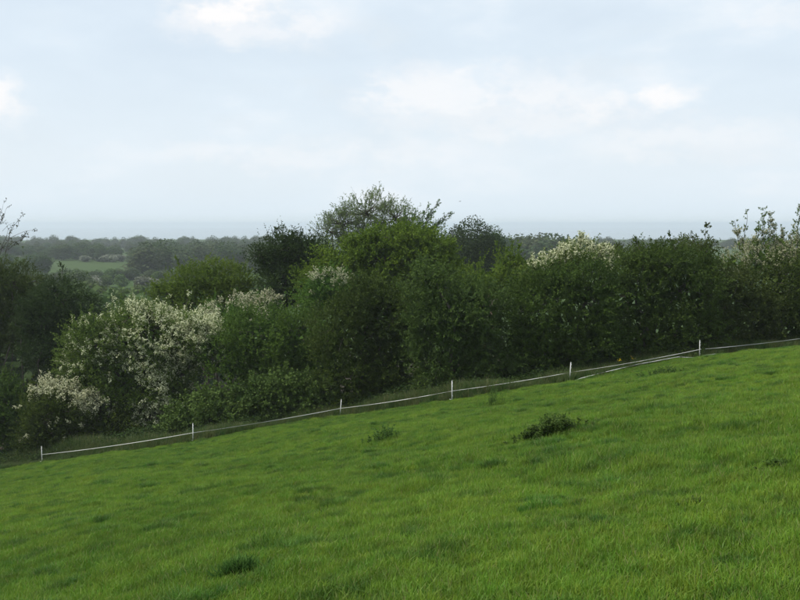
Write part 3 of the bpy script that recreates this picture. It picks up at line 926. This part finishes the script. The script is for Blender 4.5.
def scatter(name, label, cat, pts, rz, sc, pk, protos, mat):
    c = bpy.data.collections.new(name + '_tufts')
    for k, me in enumerate(protos):
        if not me.materials:
            me.materials.append(mat)
        o = bpy.data.objects.new('tuft_%02d' % k, me)
        c.objects.link(o)
    me = bpy.data.meshes.new(name)
    me.vertices.add(len(pts))
    me.vertices.foreach_set('co', np.asarray(pts, np.float32).ravel())
    for an, ty, dat in (('rz', 'FLOAT', rz), ('sc', 'FLOAT', sc), ('pk', 'INT', pk)):
        a = me.attributes.new(an, ty, 'POINT')
        a.data.foreach_set('value', np.asarray(dat, np.float32 if ty == 'FLOAT' else np.int32))
    o = link(name, me, mat)
    g = bpy.data.node_groups.new(name, 'GeometryNodeTree')
    g.interface.new_socket('Geometry', in_out='INPUT', socket_type='NodeSocketGeometry')
    g.interface.new_socket('Geometry', in_out='OUTPUT', socket_type='NodeSocketGeometry')
    gi = g.nodes.new('NodeGroupInput'); go = g.nodes.new('NodeGroupOutput')
    ip = g.nodes.new('GeometryNodeInstanceOnPoints')
    ci = g.nodes.new('GeometryNodeCollectionInfo')
    ci.inputs['Collection'].default_value = c
    ci.inputs['Separate Children'].default_value = True
    ci.inputs['Reset Children'].default_value = True
    def attr(nm, ty):
        n = g.nodes.new('GeometryNodeInputNamedAttribute'); n.data_type = ty
        n.inputs['Name'].default_value = nm
        return n.outputs['Attribute']
    cx = g.nodes.new('ShaderNodeCombineXYZ')
    g.links.new(attr('rz', 'FLOAT'), cx.inputs['Z'])
    g.links.new(gi.outputs[0], ip.inputs['Points'])
    g.links.new(ci.outputs[0], ip.inputs['Instance'])
    ip.inputs['Pick Instance'].default_value = True
    g.links.new(attr('pk', 'INT'), ip.inputs['Instance Index'])
    g.links.new(cx.outputs[0], ip.inputs['Rotation'])
    g.links.new(attr('sc', 'FLOAT'), ip.inputs['Scale'])
    g.links.new(ip.outputs[0], go.inputs[0])
    md = o.modifiers.new('tufts', 'NODES'); md.node_group = g
    return tag(o, label, cat, kind='stuff')

fx = np.array([-60] + [t[0] for t in tops] + [endR[0], 60]); fy = np.array([62] + [t[1] for t in tops] + [endR[1], 52])
def fence_y(x):
    return np.interp(x, fx, fy)

lt = ground.data.attributes.new('litter_shade', 'FLOAT', 'POINT')
gv = V_ground
lt.data.foreach_set('value', (sstep(1.2, 3.2, gv[:, 1] - fence_y(gv[:, 0])) * sstep(150, 110, gv[:, 1]) * sstep(120, 90, np.abs(gv[:, 0]))).astype(np.float32))  # darkens ground beyond the fence so gaps in the hedge look shaded
gr = np.random.default_rng(5)
def field_points(n_per_m2, y0, y1):
    xm = .50 * y1 + 5
    n = int((y1 - y0) * 2 * xm * n_per_m2)
    x = gr.uniform(-xm, xm, n); y = gr.uniform(y0, y1, n)
    k = (np.abs(x) < .50 * y + 4) & (y < fence_y(x) + .3)
    return x[k], y[k]
xs_, ys_ = [], []
for a, b, q in ((2.5, 12, 125), (12, 24, 90), (24, 52, 60)):
    x, y = field_points(q, a, b); xs_.append(x); ys_.append(y)
x = np.concatenate(xs_); y = np.concatenate(ys_)
p3 = np.stack([x, y, np.zeros_like(x)], 1)
# tussocky sward: low hummocks a few hand-widths across with hollows between
hum = lump(p3, 71, 5.5) * .55 + lump(p3, 72, 9.0) * .35 + lump(p3, 74, 2.2) * .45
broad = lump(p3, 73, .6)
rank = np.clip(lump(p3, 75, 1.3) * .55 + lump(p3, 76, 4.0) * .55 - .60, 0, 1)      # scattered rank tufts
sc = np.clip(1.0 + .42 * hum + .15 * broad + .8 * rank, .55, 2.0) * gr.uniform(.8, 1.2, len(x))
lift = np.clip(.026 * hum, -.015, .06)
pk = np.where(rank > .10, gr.integers(6, 9, len(x)), gr.integers(0, 6, len(x)))
# extra tussocks, their darker green standing in for shadowed hollows in the turf
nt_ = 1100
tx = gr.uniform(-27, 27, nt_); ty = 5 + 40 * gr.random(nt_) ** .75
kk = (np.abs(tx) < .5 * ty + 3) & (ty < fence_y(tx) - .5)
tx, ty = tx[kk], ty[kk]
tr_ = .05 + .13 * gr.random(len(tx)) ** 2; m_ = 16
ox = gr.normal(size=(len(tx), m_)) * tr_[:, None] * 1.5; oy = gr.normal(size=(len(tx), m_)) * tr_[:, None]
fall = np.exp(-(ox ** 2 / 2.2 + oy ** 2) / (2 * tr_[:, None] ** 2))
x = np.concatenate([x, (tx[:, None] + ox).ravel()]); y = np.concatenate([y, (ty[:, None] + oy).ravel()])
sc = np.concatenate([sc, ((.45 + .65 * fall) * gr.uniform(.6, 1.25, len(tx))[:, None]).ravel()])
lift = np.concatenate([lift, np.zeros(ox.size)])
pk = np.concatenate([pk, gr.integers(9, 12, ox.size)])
protos = [grass_proto(100 + k, 115, .042, .17, .0060, 1.5) for k in range(6)] + [grass_proto(120 + k, 90, .085, .13, .0068, 1.2) for k in range(3)] + [grass_proto(130 + k, 80, .105, .12, .0070, 1.1) for k in range(3)]
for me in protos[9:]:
    me.materials.append(M['shade_tussock'])
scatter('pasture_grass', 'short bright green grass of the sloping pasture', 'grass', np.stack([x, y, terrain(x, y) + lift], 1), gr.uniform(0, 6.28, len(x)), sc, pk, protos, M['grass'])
print('grass tufts', len(x))
# rank grass between fence and hedge
n = 15000
x = gr.uniform(-36, 30, n); off = gr.uniform(-.5, 3.6, n)
y = fence_y(x) + off
sc = np.clip(.55 + .16 * off, .4, 1.0) * gr.uniform(.6, 1.2, n) * np.clip(1.15 + .6 * lump(np.stack([x, y, 0 * x], 1), 91, 1.5), .4, 1.9)
k = gr.random(n) < np.clip(.35 + off * .5, .15, 1)
x, y, sc = x[k], y[k], sc[k]
protos = [grass_proto(140 + j, 46, .50, .20, .013, .55) for j in range(4)]
scatter('rank_grass', 'long rank grass between the tape fence and the hedge', 'grass', np.stack([x, y, terrain(x, y)], 1), gr.uniform(0, 6.28, len(x)), sc, gr.integers(0, 4, len(x)), protos, M['rough'])

# leafy undergrowth at the hedge foot
def sprig_proto(seed):
    rg = np.random.default_rng(seed)
    n = 90
    a = rg.uniform(0, 6.28, n); q = np.sqrt(rg.random(n)) * .32
    z = rg.random(n) ** 1.2 * .62 * (1.1 - q / .5)
    p = np.stack([np.cos(a) * q, np.sin(a) * q, z], 1)
    ax = unit(rg.normal(size=(n, 3)) * np.array([1, 1, .5]) + np.array([0, 0, .3]))
    nn = unit(rg.normal(size=(n, 3)) * .6 + np.array([0, 0, 1]))
    s_ = rg.uniform(.07, .13, n)
    V_, Q_ = leaf_quads(p, ax, nn, s_, s_ * .6)
    return quad_mesh('sprig', V_, Q_, rg.random(n))
n = 9000
x = gr.uniform(-42, 34, n); off = gr.uniform(1.9, 8.0, n)
y = fence_y(x) + off
scatter('undergrowth', 'dark leafy undergrowth at the foot of the hedge', 'undergrowth', np.stack([x, y, terrain(x, y)], 1), gr.uniform(0, 6.28, n),
        gr.uniform(.6, 1.5, n) * np.clip(.45 + off * .2, .5, 1.4), gr.integers(0, 4, n), [sprig_proto(160 + j) for j in range(4)], M['dark'])

# ------------------------------------------------------------------ weeds standing in the pasture
def weed(name, label, px, py, wpx, hpx, seed, stems, leaf=(.055, .024), upright=False, dens=1.0, mat='nettle', group=None):
    rg = np.random.default_rng(seed)
    b = ground_at(px, py)
    d = b[1]
    w, h = wpx / F * d, hpx / F * d
    o = empty(name, b); tag(o, label, 'plant', group)
    bx = rg.normal(size=stems) * w * .26; by = rg.normal(size=stems) * w * .14
    gzv = terrain(b[0] + bx, b[1] + by) - b[2]
    base = np.stack([bx, by, gzv - .03], 1)
    hh = h * rg.uniform(.5, 1.1, stems) * np.clip(1.15 - np.abs(bx) / (w * .75), .35, 1.1)
    lean = rg.normal(size=(stems, 2)) * (.12 if upright else .35)
    tip = base + np.stack([lean[:, 0] * hh, lean[:, 1] * hh, hh], 1)
    P = limb(base, tip, rg, 4, .06)
    Vt, Qt = tubes(P, np.linspace(1, .4, 4)[None] * np.full((stems, 1), .004), 3)
    st = link('stem', quad_mesh('stem', Vt, Qt), M[mat], o); tag(st, kind='stuff')
    per = int((34 if not upright else 12) * dens)
    t = rg.uniform(.1, 1, (stems, per))
    lp = (base[:, None] * (1 - t[..., None]) + tip[:, None] * t[..., None]).reshape(-1, 3)
    up = np.array([0, 0, 1.4 if upright else .35])
    ax = unit(rg.normal(size=lp.shape) * np.array([1, 1, .4]) + up)
    nn = unit(rg.normal(size=lp.shape) * .6 + np.array([0, -.1, 1]))
    s = rg.uniform(.6, 1.3, len(lp))
    V, Q = leaf_quads(lp, ax, nn, leaf[0] * s, leaf[1] * s)
    lv = link('leaves', quad_mesh('leaves', V, Q, rg.random(len(Q))), M[mat], o); tag(lv, kind='stuff')
    return o
weed('nettle_clump', 'widest dark green weed clump standing in the middle of the pasture', 551, 433, 64, 18, 1, 150)
weed('weed_clump', 'small dark leafy weed clump left of centre, below the third post', 383, 440, 32, 17, 2, 34)
weed('rush_tuft', 'thin upright wispy weed tuft just below the tape near the middle', 493, 405, 20, 20, 3, 30, leaf=(.12, .012), upright=True)
weed('weed_clump', 'flat dark weed patch by the slack lower tape at the right', 662, 374, 46, 8, 4, 50)
weed('weed_clump', 'dark tuft of coarse grass at the bottom left of the pasture', 240, 570, 44, 11, 5, 60, leaf=(.10, .010), upright=True)
weed('weed_clump', 'low dark weed tuft near the middle right edge of the pasture', 775, 465, 36, 6, 6, 40, leaf=(.045, .02))
weed('weed_clump', 'low dark weed tuft in the pasture straight below the rightmost post', 698, 502, 30, 6, 7, 34, leaf=(.04, .018))
# yellow flowers in the long grass
for px, py in ((619, 366), (632, 363), (672, 352), (678, 351), (684, 350), (738, 345), (690, 352)):
    b = ground_at(px, py + 3)
    rg = np.random.default_rng(int(px))
    o = empty('yellow_flower', b); tag(o, 'small yellow wild flower in the long grass along the right hedge', 'flower', 'yellow flowers along the hedge')
    hgt = rg.uniform(.4, .6)
    Vt, Qt = tubes(limb((0, 0, -.05), (rg.normal() * .05, 0, hgt), rg, 4, .04), np.linspace(.006, .003, 4)[None], 4)
    link('stem', quad_mesh('stem', Vt, Qt), M['nettle'], o)
    n = 14
    p = np.tile(np.array([0, 0, hgt]), (n, 1)) + rg.normal(size=(n, 3)) * np.array([.05, .05, .04])
    V, Q = leaf_quads(p, unit(rg.normal(size=(n, 3))), unit(rg.normal(size=(n, 3)) + np.array([0, -.6, .6])), np.full(n, .05), np.full(n, .045))
    tag(link('petals', quad_mesh('petals', V, Q, rg.random(n)), M['yellow'], o), kind='stuff')

# ------------------------------------------------------------------ bird
bp = at(460, 201.5, 90)
bird = empty('bird', bp); bird.rotation_euler = (0, R(-12), R(35)); tag(bird, 'tiny dark bird flying above the hedge against the sky', 'bird')
k = np.linspace(0, 1, 7)
Vb, Qb = tubes(np.stack([np.zeros(7), -.10 + .2 * k, .01 * np.sin(k * 3.1)], 1)[None], (np.array([.004, .018, .024, .024, .018, .015, .003]))[None], 8)
link('body', quad_mesh('body', Vb, Qb, smooth=True), M['bird'], bird)
for s in (-1, 1):
    xs = np.array([.015, .08, .15, .20]) * s
    le = np.array([.03, .05, .03, -.01]); te = np.array([-.04, -.02, -.03, -.03]); zz = np.array([.01, .05, .05, .035])
    up = np.stack([np.stack([xs, le, zz], 1), np.stack([xs, te, zz], 1)], 1).reshape(-1, 3)
    dn = up - np.array([0, 0, .004])
    q = [(2 * j, 2 * j + 1, 2 * j + 3, 2 * j + 2) for j in range(3)]
    q += [tuple(8 + a for a in f[::-1]) for f in q] + [(2 * j, 2 * j + 2, 2 * j + 10, 2 * j + 8) for j in range(3)] + [(2 * j + 1, 2 * j + 9, 2 * j + 11, 2 * j + 3) for j in range(3)]
    link('wing', quad_mesh('wing', np.concatenate([up, dn]), q), M['bird'], bird)
link('tail', quad_mesh('tail', *box(-.018, .018, -.15, -.09, -.003, .004, .8)), M['bird'], bird)

# ------------------------------------------------------------------ haze
Vh, Qh = box(-S - 500, S + 500, -S - 500, S + 500, -43, 13)
haze = link('haze', quad_mesh('haze', Vh, Qh))
tag(haze, 'thin bluish haze over the plain and the sea', 'haze', kind='stuff')
hm = bpy.data.materials.new('haze'); hm.use_nodes = True
t = hm.node_tree
for n in list(t.nodes):
    t.nodes.remove(n)
ho = N(t, 'ShaderNodeOutputMaterial')
pv = N(t, 'ShaderNodeVolumePrincipled')
pv.inputs['Color'].default_value = (.88, .94, 1.0, 1)
pv.inputs['Density'].default_value = .00029
pv.inputs['Anisotropy'].default_value = 0.2
t.links.new(pv.outputs[0], ho.inputs['Volume'])
haze.data.materials.append(hm)
print('tris', sum(len(m.polygons) for m in bpy.data.meshes) * 2)
